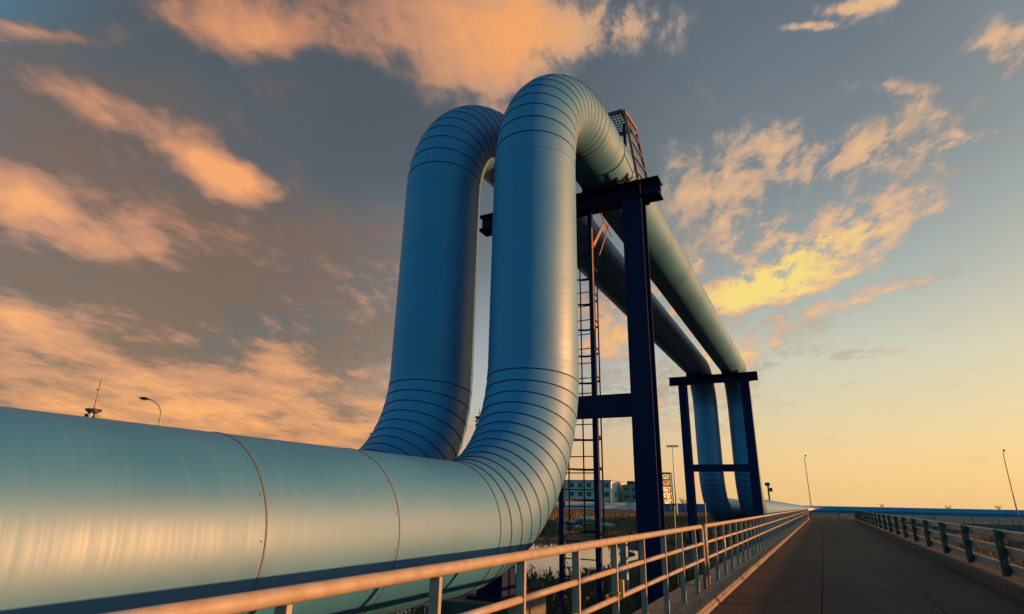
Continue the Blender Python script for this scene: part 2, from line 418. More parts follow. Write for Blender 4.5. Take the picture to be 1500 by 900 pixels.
def ground_mat():
    m = D.materials.new('dry_earth'); m.use_nodes = True; t = NT(m.node_tree); b = t.n['Principled BSDF']
    ob = t.node('ShaderNodeTexCoord').outputs['Object']
    n1 = t.node('ShaderNodeTexNoise', {'Vector': ob, 'Scale': .35, 'Detail': 10, 'Roughness': .65}).outputs[0]
    n2 = t.node('ShaderNodeTexNoise', {'Vector': ob, 'Scale': 3.5, 'Detail': 10, 'Roughness': .7}).outputs[0]
    n3 = t.node('ShaderNodeTexNoise', {'Vector': ob, 'Scale': .03, 'Detail': 6, 'Roughness': .6}).outputs[0]
    c = t.ramp(n1, [(.3, (.060,.034,.022,1)), (.5, (.11,.062,.036,1)), (.72, (.17,.098,.052,1))])
    c = t.mix(t.smooth(n2, .45, .7, 0, .7), c, (.040,.030,.024))
    c = t.mix(t.smooth(n3, .45, .6, 0, .6), c, (.15,.085,.05))
    t.l.new(c, b.inputs['Base Color']); b.inputs['Roughness'].default_value = .95; b.inputs['Specular IOR Level'].default_value = .1
    bp = t.node('ShaderNodeBump', {'Height': n2, 'Strength': .6, 'Distance': .12}); t.l.new(bp.outputs[0], b.inputs['Normal'])
    return m
tag(mb.build('ground', ground_mat()), kind='structure')

def water_mat():
    m = D.materials.new('still_water'); m.use_nodes = True; t = NT(m.node_tree); b = t.n['Principled BSDF']
    ob = t.node('ShaderNodeTexCoord').outputs['Object']
    n = t.node('ShaderNodeTexNoise', {'Vector': t.node('ShaderNodeMapping', {'Vector': ob, 'Scale': (1, .5, 1)}).outputs[0], 'Scale': 2.5, 'Detail': 4}).outputs[0]
    b.inputs['Base Color'].default_value = (.025,.024,.022,1); b.inputs['Roughness'].default_value = .04
    b.inputs['IOR'].default_value = 1.33; b.inputs['Specular IOR Level'].default_value = .5
    bp = t.node('ShaderNodeBump', {'Height': n, 'Strength': .05, 'Distance': .02}); t.l.new(bp.outputs[0], b.inputs['Normal'])
    return m
mb = MB(); mb.v += [(-75,2,WZ),(-6,2,WZ),(-6,48,WZ),(-75,48,WZ)]; mb.face((0,1,2,3))
tag(mb.build('pond_water', water_mat()), kind='structure')

def road_mat():
    m = D.materials.new('concrete_roadway'); m.use_nodes = True; t = NT(m.node_tree); b = t.n['Principled BSDF']
    ob = t.node('ShaderNodeTexCoord').outputs['Object']
    s = t.node('ShaderNodeSeparateXYZ', {0: ob})
    n1 = t.node('ShaderNodeTexNoise', {'Vector': t.node('ShaderNodeMapping', {'Vector': ob, 'Scale': (1, .25, 1)}).outputs[0], 'Scale': .9, 'Detail': 9, 'Roughness': .65}).outputs[0]
    n2 = t.node('ShaderNodeTexNoise', {'Vector': ob, 'Scale': 30, 'Detail': 8, 'Roughness': .7}).outputs[0]
    n3 = t.node('ShaderNodeTexNoise', {'Vector': t.node('ShaderNodeMapping', {'Vector': ob, 'Scale': (.12, 1.2, 1)}).outputs[0], 'Scale': 1.0, 'Detail': 6}).outputs[0]
    c = t.ramp(n1, [(.3, (.066,.034,.025,1)), (.7, (.112,.058,.042,1))])
    c = t.mix(t.smooth(n2, .5, .75, 0, .35), c, (.03,.023,.021))
    c = t.mix(t.smooth(n3, .52, .7, 0, .5), c, (.026,.020,.019))
    # hairline cracks
    vo = t.node('ShaderNodeTexVoronoi', {'Vector': t.node('ShaderNodeVectorMath', {0: ob, 1: t.node('ShaderNodeVectorMath', {0: t.node('ShaderNodeTexNoise', {'Vector': ob, 'Scale': 1.1, 'Detail': 5}).outputs['Color'], 'Scale': 1.6}, operation='SCALE').outputs[0]}, operation='ADD').outputs[0], 'Scale': .28}, feature='DISTANCE_TO_EDGE').outputs['Distance']
    c = t.mix(t.math('MULTIPLY', t.smooth(vo, .006, .001), .8), c, (.012,.010,.009))
    # slab tint alternates a little from slab to slab
    sl_ = t.node('ShaderNodeTexWhiteNoise', {'W': t.math('FLOOR', t.math('DIVIDE', s.outputs[1], 6.0))}, noise_dimensions='1D').outputs['Value']
    c = t.mix(t.math('MULTIPLY', sl_, .22), c, (.036,.028,.026))
    t.l.new(c, b.inputs['Base Color'])
    t.l.new(t.smooth(n1, .3, .7, .75, .95), b.inputs['Roughness']); b.inputs['Specular IOR Level'].default_value = .12
    bp = t.node('ShaderNodeBump', {'Height': n2, 'Strength': .25, 'Distance': .01}); t.l.new(bp.outputs[0], b.inputs['Normal'])
    return m
RM = road_mat()
# slabs with real joints: three lanes of slabs, gap 1.6 cm, slab tops a few mm apart
mb = MB()
lanes = [(-1.97,-.262),(-.246,1.646),(1.662,3.30)]
ends = [-8]; 
while ends[-1] < 92.0: ends.append(ends[-1]+6.0)
for i in range(len(ends)-1):
    for (a, b_) in lanes:
        dz = random.uniform(-.004, .002)
        mb.box((a, ends[i]+.009, -.18), (b_, ends[i+1]-.009, dz))
mb.box((-1.97,-8,-.30), (3.30,ends[-1],-.19))
tag(mb.build('road', RM, bevel=.004), kind='structure')
# the cross road beyond the end of the slabs
mb = MB(); mb.box((-4,ends[-1]+.012,-.8), (70,104,-.45))
tag(mb.build('cross_road', RM), kind='structure')

# left kerb: concrete blocks with joints, small toe on the road side
def kerb_run(name, prof, y0, y1, step, mm='kerb'):
    mb = MB(); y = y0
    while y < y1:
        dx = random.uniform(-.004,.004); dz = random.uniform(-.003,.003)
        mb.prism([(p[0]+dx, p[1]+dz) for p in prof], 'y', y+.006, min(y+step, y1)-.006)
        y += step
    return tag(mb.build(name, M[mm], bevel=.008), kind='structure')
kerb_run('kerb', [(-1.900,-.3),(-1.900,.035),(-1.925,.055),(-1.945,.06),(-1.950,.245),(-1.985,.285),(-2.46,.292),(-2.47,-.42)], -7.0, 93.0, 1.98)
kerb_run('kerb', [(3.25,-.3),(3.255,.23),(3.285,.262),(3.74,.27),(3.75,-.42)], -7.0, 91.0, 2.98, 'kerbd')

# ------------------------------------------------------------------ pipelines
ZF = 1.04; RP = .683; RB = 2.2; ZL = 1.41; ZT = 9.2; NS = 64
def ring(mb, p, t, r, w, h, n=NS):
    t = Vector(t).normalized(); p = Vector(p)
    mb.sweep([p-t*w/2, p-t*w/2, p+t*w/2, p+t*w/2], [r-.01, r+h, r+h, r-.01], n, 1, False)
def straight(parent, p, q, seams, name='straight_section'):
    mb = MB(); p = Vector(p); q = Vector(q); t = (q-p).normalized(); L = (q-p).length
    k = max(2, int(L/1.5)); mb.sweep([p+t*L*i/k for i in range(k+1)], RP, NS, 0, False)
    for s_ in seams:
        # lap joint: thin lip plus the dark line of the overlap
        c = p+t*s_; ring(mb, c, t, RP, .009, .004)
        ax = Vector((1,0,0)) if abs(t.x) < .5 else Vector((0,0,1)); bx = t.cross(ax).normalized()
        for k in range(16):           # blind rivets of the lap joint
            an = 2*PI*(k+.37*s_)/16; d = ax*math.cos(an)+bx*math.sin(an); r0 = c-t*.03+d*RP
            mb.sweep([r0-d*.003, r0+d*.004], [.007,.005], 6, 1)
    return mb.build(name, [M['pipe'], M['lip']], parent)
def elbow(parent, c, a0, a1, x, ribs=14, rw=.013):
    """arc in the YZ plane about centre c=(y,z) from angle a0 to a1"""
    mb = MB(); n = ribs*3
    pt = lambda a: Vector((x, c[0]+RB*math.cos(a), c[1]+RB*math.sin(a)))
    for i in range(ribs):            # mitred gores, each a straight sheet wrap
        b0 = len(mb.v)
        for j in (0, 1):
            a = a0+(a1-a0)*(i+j)/ribs; c0 = pt(a); rad = Vector((0, math.cos(a), math.sin(a))); rj = RP+(.004 if j == 0 else -.002)
            for k in range(NS):
                an = 2*PI*k/NS; mb.v.append(tuple(c0+Vector((1,0,0))*(rj*math.cos(an))+rad*(rj*math.sin(an))))
        u0 = i*.25+.3
        for k in range(NS):
            k2 = (k+1) % NS
            mb.face([b0+k, b0+k2, b0+NS+k2, b0+NS+k], 0, True, [(u0,k/NS),(u0,(k+1)/NS),(u0+.25,(k+1)/NS),(u0+.25,k/NS)])
    for i in range(ribs+1):
        a = a0+(a1-a0)*i/ribs; sg = 1 if a1 > a0 else -1
        t = Vector((0, -math.sin(a)*sg, math.cos(a)*sg))
        ring(mb, pt(a), t, RP, rw if 0 < i < ribs else .009, .006)
    return mb.build('elbow', [M['pipe'], M['seam']], parent)
def pipeline(x, y1, y2, yend, label):
    root = empty('pipeline', (x, y1, 0), label, 'pipeline', 'twin blue pipelines')
    joints = lambda a, b, first, st: [v-a for v in [first+st*i for i in range(-40, 90)] if a+.2 < v < b-.1]
    ys_ = y1-RB
    straight(root, (x,-16,ZL), (x,ys_,ZL), [v+16 for v in (-13.2,-10.6,-8,-5.4,-2.8,-.2,2.585,3.855)])
    elbow(root, (ys_, ZL+RB), -PI/2, 0, x)
    straight(root, (x,y1,ZL+RB), (x,y1,ZT-RB), [.0, .10, 1.30, 2.62, ZT-2*RB-ZL-.12])
    elbow(root, (y1+RB, ZT-RB), PI, PI/2, x)
    straight(root, (x,y1+RB,ZT), (x,y2-RB,ZT), [.14]+joints(y1+RB, y2-RB, 13.2, 2.6))
    elbow(root, (y2-RB, ZT-RB), PI/2, 0, x, 14, .026)
    straight(root, (x,y2,ZT-RB), (x,y2,ZL+RB), [.12,1.3,2.6,3.3])
    elbow(root, (y2+RB, ZL+RB), PI, 3*PI/2, x, 14, .026)
    straight(root, (x,y2+RB,ZL), (x,yend,ZF), [2.6*i for i in range(1, int((yend-y2-RB)/2.6))])
    # sweep to the right at the far end
    rb = 6.0
    mb = MB(); mb.sweep([(x+rb-rb*math.cos(a*PI/2/16), yend+rb*math.sin(a*PI/2/16), ZF) for a in range(17)], RP, 40, 0, False)
    mb.build('far_bend', [M['pipe'], M['seam']], root)
    mb = MB(); mb.sweep([(x+rb+5*i, yend+rb, ZF) for i in range(0, 24)], RP, 40, 0, True)
    for i in range(1, 23): ring(mb, (x+rb+5*i, yend+rb, ZF), (1,0,0), RP, .03, .006, 40)
    mb.build('far_crossing', [M['pipe'], M['seam']], root)
    return root
pipeline(-3.62, 7.71, 36.4, 124.0, 'thick blue clad pipe nearest the railing, rising in a tall ribbed loop')
pipeline(-5.52, 7.80, 36.0, 126.5, 'second blue clad pipe behind, its loop on the left side, mostly in shade')
# ------------------------------------------------------------------ steel portal frames
def hbeam_x(mb, x0, x1, y, z0, z1, fw, ft=.03, wt=.03):
    """I-beam along X, near face of flanges at y-fw/2"""
    mb.box((x0,y-fw/2,z0), (x1,y+fw/2,z0+ft)); mb.box((x0,y-fw/2,z1-ft), (x1,y+fw/2,z1)); mb.box((x0,y-wt/2,z0+ft), (x1,y+wt/2,z1-ft))
def hcol(mb, xc, y0, y1, z0, z1, fw, ft=.035, wt=.03):
    """H-column with flanges facing -Y and +Y"""
    mb.box((xc-fw/2,y0,z0), (xc+fw/2,y0+ft,z1)); mb.box((xc-fw/2,y1-ft,z0), (xc+fw/2,y1,z1)); mb.box((xc-wt/2,y0+ft,z0), (xc+wt/2,y1-ft,z1))
def portal(y, xl, xr, bx0, bx1, zb0, zb1, zc0, zc1, depth, label):
    root = empty('portal_frame', ((xl+xr)/2, y, -.4), label, 'steel frame', 'navy steel portal frames under the pipes')
    for xc in (xl, xr):
        mb = MB(); hcol(mb, xc, y, y+depth, -.30, zb0-.02, .43 if depth > .3 else .4)
        o = mb.build('column', M['navy'], root, bevel=.004)
        mb = MB(); mb.box((xc-.36, y-.12, -.30), (xc+.36, y+depth+.12, -.26))
        for i in (-.29,.29):
            for j in (-.06, depth+.06): mb.sweep([(xc+i,y+j,-.26),(xc+i,y+j,-.17)], .022, 8)
        mb.build('base_plate', M['navy'], o)
        mb = MB(); mb.box((xc-.55, y-.3, -.9), (xc+.55, y+depth+.3, -.302)); mb.build('footing', M['concrete'], o, bevel=.02)
        mb = MB(); mb.box((xc-.30, y-.06, zb0-.018), (xc+.30, y+depth+.06, zb0-.002)); mb.build('cap_plate', M['navy'], o)
    mb = MB(); hbeam_x(mb, bx0, bx1, y+depth/2, zb0, zb1, depth+.02)
    for xc in (xl-.2, xl+.2, xr-.2, xr+.2, (xl+xr)/2):
        mb.box((xc-.008, y+.01, zb0+.031), (xc+.008, y+depth-.01, zb1-.031))
    mb.build('cap_beam', M['navy'], root, bevel=.004)
    mb = MB(); mb.box((xl+.217, y+.004, zc0), (xr-.217, y+.03, zc1)); mb.box((xl+.217, y+.032, zc0), (xr-.217, y+.20, zc0+.025)); mb.box((xl+.217, y+.032, zc1-.025), (xr-.217, y+.20, zc1))
    mb.build('cross_beam', M['navy'], root)
    for xc, sg in ((xl, 1), (xr, -1)):
        for i in range(2):
            for j in range(3):
                mb = MB(); mb.sweep([(xc+sg*(.27+.07*i), y+.002, zc0+.09+j*(zc1-zc0-.18)/2), (xc+sg*(.27+.07*i), y-.016, zc0+.09+j*(zc1-zc0-.18)/2)], .014, 6); mb.build('bolt', M['navy'], root)
    for xp in (-3.62, -5.52):
        mb = MB(); zs = zb1+.002; prof = [(xp-.42, zs), (xp+.42, zs)]
        prof += [(xp+.42, zs+.24)] + [(xp+(RP+.012)*math.sin(a), ZT-(RP+.012)*math.cos(a)) for a in (.5,.3,.1,-.1,-.3,-.5)] + [(xp-.42, zs+.24)]
        mb.prism(prof, 'y', y+.08, y+depth-.08)
        mb.build('pipe_saddle', M['navy'], root)
    return root
portal(11.10, -6.02, -2.88, -6.76, -2.27, 8.03, 8.42, 3.30, 3.74, .42, 'tall navy portal frame nearest the camera, with the caged ladder beside it')
portal(32.8, -6.19, -2.93, -6.92, -2.24, 8.04, 8.46, 3.31, 3.68, .42, 'farther navy portal frame where both pipes turn down again')

# caged ladder hung behind the first frame
LX0, LX1, LY = -4.68, -3.93, 11.36
root = empty('caged_ladder', ((LX0+LX1)/2, LY, -.4), 'tall steel ladder with round safety cage behind the nearest frame', 'ladder')
for xc in (LX0, LX1):
    mb = MB(); mb.box((xc-.05, LY-.03, -.35), (xc+.05, LY-.015, 8.0)); mb.box((xc+.035, LY-.013, -.35), (xc+.05, LY+.07, 8.0))
    mb.build('stringer', [M['navy']], root)
z = .0
while z < 7.9:
    mb = MB(); mb.sweep([(LX0+.03,LY+.01,z),(LX1-.03,LY+.01,z)], .011, 8); mb.build('rung', M['navy'], root); z += .32
def hoop_pts(z, r=.42):
    xc = (LX0+LX1)/2
    return [(xc+(.40+.05*math.sin(a))*math.cos(a), LY+.04+.72*math.sin(a), z) for a in [PI*i/18 for i in range(19)]]
z = 1.1
while z < 7.6:
    mb = MB(); pts = hoop_pts(z)
    for i in range(18): mb.bar(pts[i], pts[i+1], .008, .045)
    mb.build('hoop', M['navy'], root); z += .62
for k in (3, 7, 11, 15):
    p = hoop_pts(0)[k]
    mb = MB(); mb.bar((p[0],p[1],1.05), (p[0],p[1],7.5), .03, .008); mb.build('cage_bar', M['navy'], root)
# raking braces from the ladder head to the platform above
mb = MB(); mb.bar((LX1+.03,LY,7.10), (LX1+.03,LY+.95,8.15), .02, .09); mb.build('brace', M['rust'], root)
mb = MB(); mb.bar((LX1+.10,LY+.3,7.05), (LX1+.10,LY+1.15,8.20), .02, .03); mb.build('brace', M['rust'], root)
mb = MB(); mb.bar((LX1+.05,LY+.62,8.30), (LX1+.05,LY+1.5,8.05), .02, .04); mb.build('brace', M['rust'], root)
mb = MB(); mb.bar((LX1+.047,LY-.03,5.2), (LX1+.047,LY-.03,7.6), .014, .05, up=(0,1,0)); mb.build('sunlit_edge_strip', M['rust'], root)  # orange strip standing in for sunlight along the stringer edge

# step-over stair with grating landing on top of the pipes
root = empty('stepover_stair', (-2.75, 11.4, 8.4), 'orange sunlit steep stair and mesh landing above the nearest frame beam', 'stair')
A0, A1 = Vector((-2.70,11.05,8.42)), Vector((-2.92,11.05,10.26))
B0, B1 = Vector((-2.62,11.84,8.42)), Vector((-2.86,11.84,10.10))
for p, q in ((A0,A1),(B0,B1)):
    mb = MB(); mb.bar(p, q, .035, .055, up=(1,0,0)); mb.build('stringer', M['rust'], root)
for k in (.12,.36,.60,.84):
    p = A0.lerp(A1,k); q = B0.lerp(B1,k)
    mb = MB(); mb.bar(p, q, .035, .03, up=(0,0,1)); mb.build('tread', M['rust'], root)
mb = MB(); mb.bar(A1, B1+Vector((0,0,.15)), .04, .07); mb.build('top_rail', M['rust'], root)
mb = MB()
px0, px1, py0, py1, pz = -6.2, -2.95, 11.05, 11.88, 10.26
for yy in (py0, py1): mb.box((px0,yy-.04,pz-.035), (px1,yy+.04,pz+.04))
for xx in (px0, px1-.05): mb.box((xx,py0+.051,pz-.04), (xx+.05,py1-.051,pz+.05))
lan = mb.build('landing', M['dark'], root)
mb = MB(); xx = px0+.1
while xx < px1-.06: mb.box((xx,py0+.052,pz-.01), (xx+.012,py1-.052,pz+.02)); xx += .075
yy = py0+.12
while yy < py1-.08: mb.box((px0+.052,yy,pz-.032), (px1-.052,yy+.012,pz-.012)); yy += .10
mb.build('grating', M['dark'], lan)
for xx in (-6.15,-4.6,-3.05):
    mb = MB(); mb.box((xx-.03, 11.44, 8.425), (xx+.03, 11.50, 10.21)); mb.build('landing_post', M['navy'], root)

# old nest / tangle of twigs on the beam
mb = MB(); rr = random.Random(3)
for i in range(46):
    a = Vector((rr.uniform(-3.25,-2.72), rr.uniform(11.10,11.4), 8.43+rr.uniform(0,.10)))
    d = Vector((rr.uniform(-1,1), rr.uniform(-.6,.6), rr.uniform(-.12,.45))).normalized()*rr.uniform(.2,.5)
    mb.sweep([a-d*.5, a+Vector((0,0,.02)), a+d*.5], [.006,.007,.004], 5)
tag(mb.build('twig_nest', M['twig']), 'dark tangle of twigs on the near frame beam beside the pipe', 'nest')

# pipe support pedestal at the foot of the loop
for xp, lab in ((-4.0, 'navy steel pipe support on a concrete block, under the bend of the nearer pipe'),):
    root = empty('pipe_support', (-4.3, 7.9, -.4), lab, 'pipe support')
    mb = MB(); mb.box((-4.42, 7.62, .44), (-4.02, 8.02, 1.56)); mb.build('post', M['navy'], root, bevel=.006)
    mb = MB(); mb.box((-4.52, 7.52, .402), (-3.92, 8.12, .438)); mb.build('base_plate', M['navy'], root)
    mb = MB(); mb.box((-5.0, 7.3, -.7), (-3.75, 8.5, .40)); mb.build('concrete_block', M['concrete'], root, bevel=.02)

# ------------------------------------------------------------------ left metal railing
def railing(y0, y1, post_ys, label, x=-2.03):
    root = empty('metal_railing', (x, y0, .29), label, 'railing', 'pale metal railings on the left kerb')
    zt = 1.305; r = .036
    mb = MB(); pts = []
    c = .09
    pts += [(x, y0, .29), (x, y0, zt-c)] + [(x, y0+c-c*math.cos(a), zt-c+c*math.sin(a)) for a in (.4,.8,1.2)] + [(x, y0+c, zt)]
    n = max(2, int((y1-y0)/6)); pts += [(x, y0+c+(y1-y0-2*c)*i/n, zt+random.uniform(-.004,.004)) for i in range(1, n)]
    pts += [(x, y1-c, zt)] + [(x, y1-c+c*math.sin(a), zt-c+c*math.cos(a)) for a in (.4,.8,1.2)] + [(x, y1, zt-c), (x, y1, .29)]
    mb.sweep(pts, r, 16); mb.build('top_rail', M['rail'], root)
    for z_ in (1.02, .755):
        mb = MB(); ys2 = [y0]+list(post_ys)+[y1]
        for a, b in zip(ys2, ys2[1:]):
            mb.sweep([(x, a+.012, z_), (x, b-.012, z_)], .026, 12)
        mb.build('mid_rail', M['rail'], root)
    for yp in post_ys:
        mb = MB(); mb.box((x-.038, yp-.016, .285), (x+.032, yp+.016, zt-.03)); mb.build('post', M['rail'], root, bevel=.004)
    return root
P0 = [3.04+1.11*i for i in range(-6, 8)]
railing(-4.6, 11.55, [y for y in P0 if y < 11.2], 'near pale railing section in front of the big pipe, ending at the gap')
P1 = [11.86+1.11*(i+1) for i in range(0, 76)]
railing(11.86, 11.86+1.11*77, P1, 'far pale railing section running from the gap towards the horizon')
# things tied to or standing by the railing
mb = MB(); mb.box((-1.995, 6.40, .76), (-1.955, 6.44, .93)); mb.box((-2.08, 6.345, .80), (-1.99, 6.350, .82)); mb.box((-1.990, 6.345, .80), (-1.985, 6.40, .82))
tag(mb.build('tag_plate', M['tagm'], bevel=.004), 'small ochre plate strapped to a post of the near railing', 'plate')
mb = MB(); mb.sweep([(-2.10,14.6,.55),(-2.09,14.58,.9),(-2.115,14.6,1.22)], [.03,.035,.03], 8); mb.sweep([(-2.115,14.6,1.22),(-2.11,14.6,1.30)], [.05,.045], 8)
tag(mb.build('warning_post', M['yellow']), 'short yellow plastic post leaning behind the far railing near the gap', 'post')
for (xx, yy, zz, lab) in ((-2.55, 11.7, 1.62, 'thin yellow stake standing behind the gap between railing sections'), (-2.6, 15.4, 1.68, 'thin yellow stake behind the far railing, right of the gap')):
    mb = MB(); mb.sweep([(xx,yy,-.45),(xx+.03,yy,zz)], [.012,.010], 8); mb.sweep([(xx+.03,yy,zz),(xx+.03,yy,zz+.03)], [.014,.010], 8)
    tag(mb.build('marker_stake', M['yellow']), lab, 'stake', 'yellow stakes behind the railing')
mb = MB(); mb.box((-4.02, 13.0, -.6), (-3.88, 13.14, .92)); mb.box((-4.05, 12.97, .922), (-3.85, 13.17, 1.00))
tag(mb.build('marker_pillar', M['steel'], bevel=.006), 'small grey capped pillar behind the near railing, left of the big column', 'pillar')

# ------------------------------------------------------------------ right guardrail
root = empty('guardrail', (3.55, 10, .27), 'grey three-rail guardrail with dark posts along the right kerb', 'guardrail')
gy = [17.9+3.8*i for i in range(-5, 20)]
def wrail(mb, y0, y1, x, z0, z1):
    h = z1-z0; prof = [(x, z0), (x-.035, z0+.03*h/.2), (x-.035, z0+h*.34), (x+.0, z0+h*.46), (x+.0, z0+h*.54), (x-.035, z0+h*.66), (x-.035, z1-.03*h/.2), (x, z1), (x+.012, z1), (x+.012, z0)]
    mb.prism(prof, 'y', y0, y1)
def wrail(mb, y0, y1, x, z0, z1):
    mb.prism([(x-.03,z0),(x-.045,z0+.02),(x-.045,z1-.02),(x-.03,z1),(x+.03,z1),(x+.03,z0)], 'y', y0, y1)
for (z0, z1) in ((1.06,1.25), (.68,.89), (.30,.52)):
    mb = MB()
    for a, b in zip(gy, gy[1:]): wrail(mb, a+.004, b-.004, 3.66, z0, z1)
    mb.build('rail', M['guard'], root)
for yp in gy:
    mb = MB(); mb.box((3.44, yp-.075, .272), (3.50, yp+.075, 1.27)); mb.box((3.502, yp-.02, .272), (3.60, yp+.02, 1.25))
    o = mb.build('post', M['gpost'], root, bevel=.004)
    mb = MB()
    for z_ in (1.155, .785, .41):
        for dy in (-.34, -.2, .2, .34): mb.sweep([(3.612, yp+dy, z_), (3.635, yp+dy, z_)], .022, 8)
        mb.box((3.602, yp-.07, z_-.05), (3.622, yp+.07, z_+.05))
    mb.build('bracket', M['dark'], o)
mb = MB(); mb.sweep([(3.62,14.9,.29),(3.66,15.2,.31),(3.62,15.5,.30)], [.05,.07,.04], 8)
tag(mb.build('plastic_bag', M['tarp']), 'crumpled pale litter on the right kerb under the guardrail', 'litter')
# ------------------------------------------------------------------ cross road barriers at the far end
def far_barrier(y, x0, x1, label, zp=-.2):
    root = empty('roadside_barrier', (x0, y, 0), label, 'barrier', 'barriers along the cross road')
    mb = MB(); mb.box((x0,y-.15,-1.5), (x1,y+.15,zp)); mb.build('parapet', M['concrete'], root)
    for z_ in (zp+.95,zp+.52):
        mb = MB(); mb.box((x0,y-.21,z_-.07), (x1,y-.16,z_+.07)); mb.build('rail', M['guard'], root)
    xx = x0+.3
    while xx < x1:
        mb = MB(); mb.box((xx-.06,y-.14,zp+.002), (xx+.06,y+.06,zp+1.03)); mb.build('post', M['gpost'], root); xx += 3.8
    return root
far_barrier(104.2, -6.0, 70.0, 'far barrier closing the cross road beyond the road end')
far_barrier(91.6, 4.2, 70.0, 'near barrier of the cross road, starting at the right guardrail end')
# lower ramp to the right, seen between guardrail and blue pipe
mb = MB(); mb.box((13.5,58,-1.6), (60,66,-.35)); tag(mb.build('side_ramp', M['concrete']), kind='structure')
root = empty('side_ramp_rail', (13.5, 58.2, -.35), 'low dark railing of the side ramp at the right edge', 'railing')
for z_ in (.1,.5,.9):
    mb = MB(); mb.box((13.5,58.1,-.35+z_), (60,58.18,-.35+z_+.13)); mb.build('rail', M['guard'], root)
for i in range(12):
    mb = MB(); mb.box((13.6+3.8*i,58.19,-.348), (13.75+3.8*i,58.3,.72)); mb.build('post', M['gpost'], root)

# ------------------------------------------------------------------ lamps, masts, towers
def at(px, py, dist):
    d = pray(px, py); return Vector((d.x*dist, d.y*dist, H+d.z*dist))
def street_lamp(top, arm, label, hh=None, base=-.9, group='street lamps'):
    """top = point of the lamp head, arm = horizontal vector from pole to head"""
    arm = Vector(arm); L = arm.length; px, py = top.x-arm.x, top.y-arm.y; zt = top.z
    root = empty('street_lamp', (px, py, base), label, 'street lamp', group)
    s_ = .055
    mb = MB(); zs = zt-L*.75
    pts = [(px,py,base),(px,py,base+(zs-base)*.5),(px,py,zs)]
    for k in range(1, 7):
        a = k/6*PI/2*.86
        pts.append((px+arm.x*.85*(1-math.cos(a)), py+arm.y*.85*(1-math.cos(a)), zs+L*.75*math.sin(a)))
    mb.sweep(pts, [.11,.085,.07]+[.06-.003*k for k in range(6)], 10); mb.build('pole', M['steel'], root)
    e = Vector(pts[-1]); d = arm.normalized()
    h0 = e-d*.05; h1 = e+d*.85+Vector((0,0,.10))
    mb = MB(); mb.sweep([h0, h0.lerp(h1,.25), h0.lerp(h1,.6), h1], [.06,.13,.15,.06], 10); mb.build('lamp_head', M['dark'], root)
    return root
d0 = pray(209, 586)
street_lamp(at(206,584,62), (-1.9,-1.0,0), 'curved street lamp above the near pipe at far left')
street_lamp(at(543,636,92), (-1.9,-.6,0), 'street lamp whose head peeks out left of the second loop')
street_lamp(at(1180,668,136), (.25,-1.1,0), 'slim street lamp behind the blue pipe, above the road end')
street_lamp(at(1471,660,128), (-.1,-1.6,0), 'slim street lamp with small curved top at the right edge')

# short pole with horn speakers by the far loop
b = at(1128,738,64); tpt = at(1127,707,64)
root = empty('speaker_pole', (b.x, b.y, -.9), 'short dark pole with small boxes on top, right of the far loop', 'pole')
mb = MB(); mb.sweep([(b.x,b.y,-.9),(b.x,b.y,tpt.z)], [.09,.08], 8); mb.build('pole', M['gpost'], root)
mb = MB(); mb.box((b.x-.25,b.y-.2,tpt.z-.32), (b.x+.18,b.y+.2,tpt.z-.02)); mb.build('camera_box', M['dark'], root)
mb = MB(); mb.box((b.x+.1,b.y-.2,tpt.z-.85), (b.x+.36,b.y+.2,tpt.z-.5)); mb.build('camera_box', M['dark'], root)

# floodlight mast
t0 = at(985,655,150); 
root = empty('floodlight_mast', (t0.x, t0.y, -.9), 'tall white mast with a row of floodlights left of the far frame', 'mast')
mb = MB(); mb.sweep([(t0.x,t0.y,-.9),(t0.x,t0.y,6),(t0.x,t0.y,t0.z)], [.26,.2,.11], 10); mb.build('pole', M['white'], root)
mb = MB(); mb.bar((t0.x-1.35,t0.y,t0.z), (t0.x+1.35,t0.y,t0.z), .12, .12); mb.build('crossarm', M['dark'], root)
for k in range(6):
    xx = t0.x-1.25+.5*k
    mb = MB(); mb.box((xx-.17,t0.y-.2,t0.z+.07), (xx+.15,t0.y+.12,t0.z+.42)); mb.build('floodlight', M['dark'], root)

# lattice scaffold tower
def lattice(root, cx, cy, z0, z1, w0, w1, bays, m_, th=.16):
    for sx in (-1,1):
        for sy in (-1,1):
            mb = MB(); mb.bar((cx+sx*w0/2,cy+sy*w0/2,z0), (cx+sx*w1/2,cy+sy*w1/2,z1), th, th); mb.build('leg', m_, root)
    mb = MB()
    for k in range(bays+1):
        z_ = z0+(z1-z0)*k/bays; w = w0+(w1-w0)*k/bays
        cs = [(cx-w/2,cy-w/2,z_),(cx+w/2,cy-w/2,z_),(cx+w/2,cy+w/2,z_),(cx-w/2,cy+w/2,z_)]
        for i in range(4): mb.bar(cs[i], cs[(i+1)%4], th*.8, th*.8)
        if k < bays:
            w2 = w0+(w1-w0)*(k+1)/bays; z2 = z0+(z1-z0)*(k+1)/bays
            c2 = [(cx-w2/2,cy-w2/2,z2),(cx+w2/2,cy-w2/2,z2),(cx+w2/2,cy+w2/2,z2),(cx-w2/2,cy+w2/2,z2)]
            for i in range(4):
                mb.bar(cs[i], c2[(i+1)%4], th*.6, th*.6)
    mb.build('bracing', m_, root)
b = at(978,740,230); tz = at(978,694,230).z
root = empty('scaffold_tower', (b.x,b.y,-.9), 'square dark lattice tower with stair landings, on the skyline beside the mast', 'tower')
lattice(root, b.x, b.y, -.9, tz, 3.6, 3.4, 6, M['dark'], .26)
for k in range(1,6):
    z_ = -.9+(tz+.9)*k/6; mb = MB(); mb.box((b.x-1.7,b.y-1.7,z_-.18), (b.x-.3,b.y+1.7,z_)); mb.build('landing', M['dark'], root)
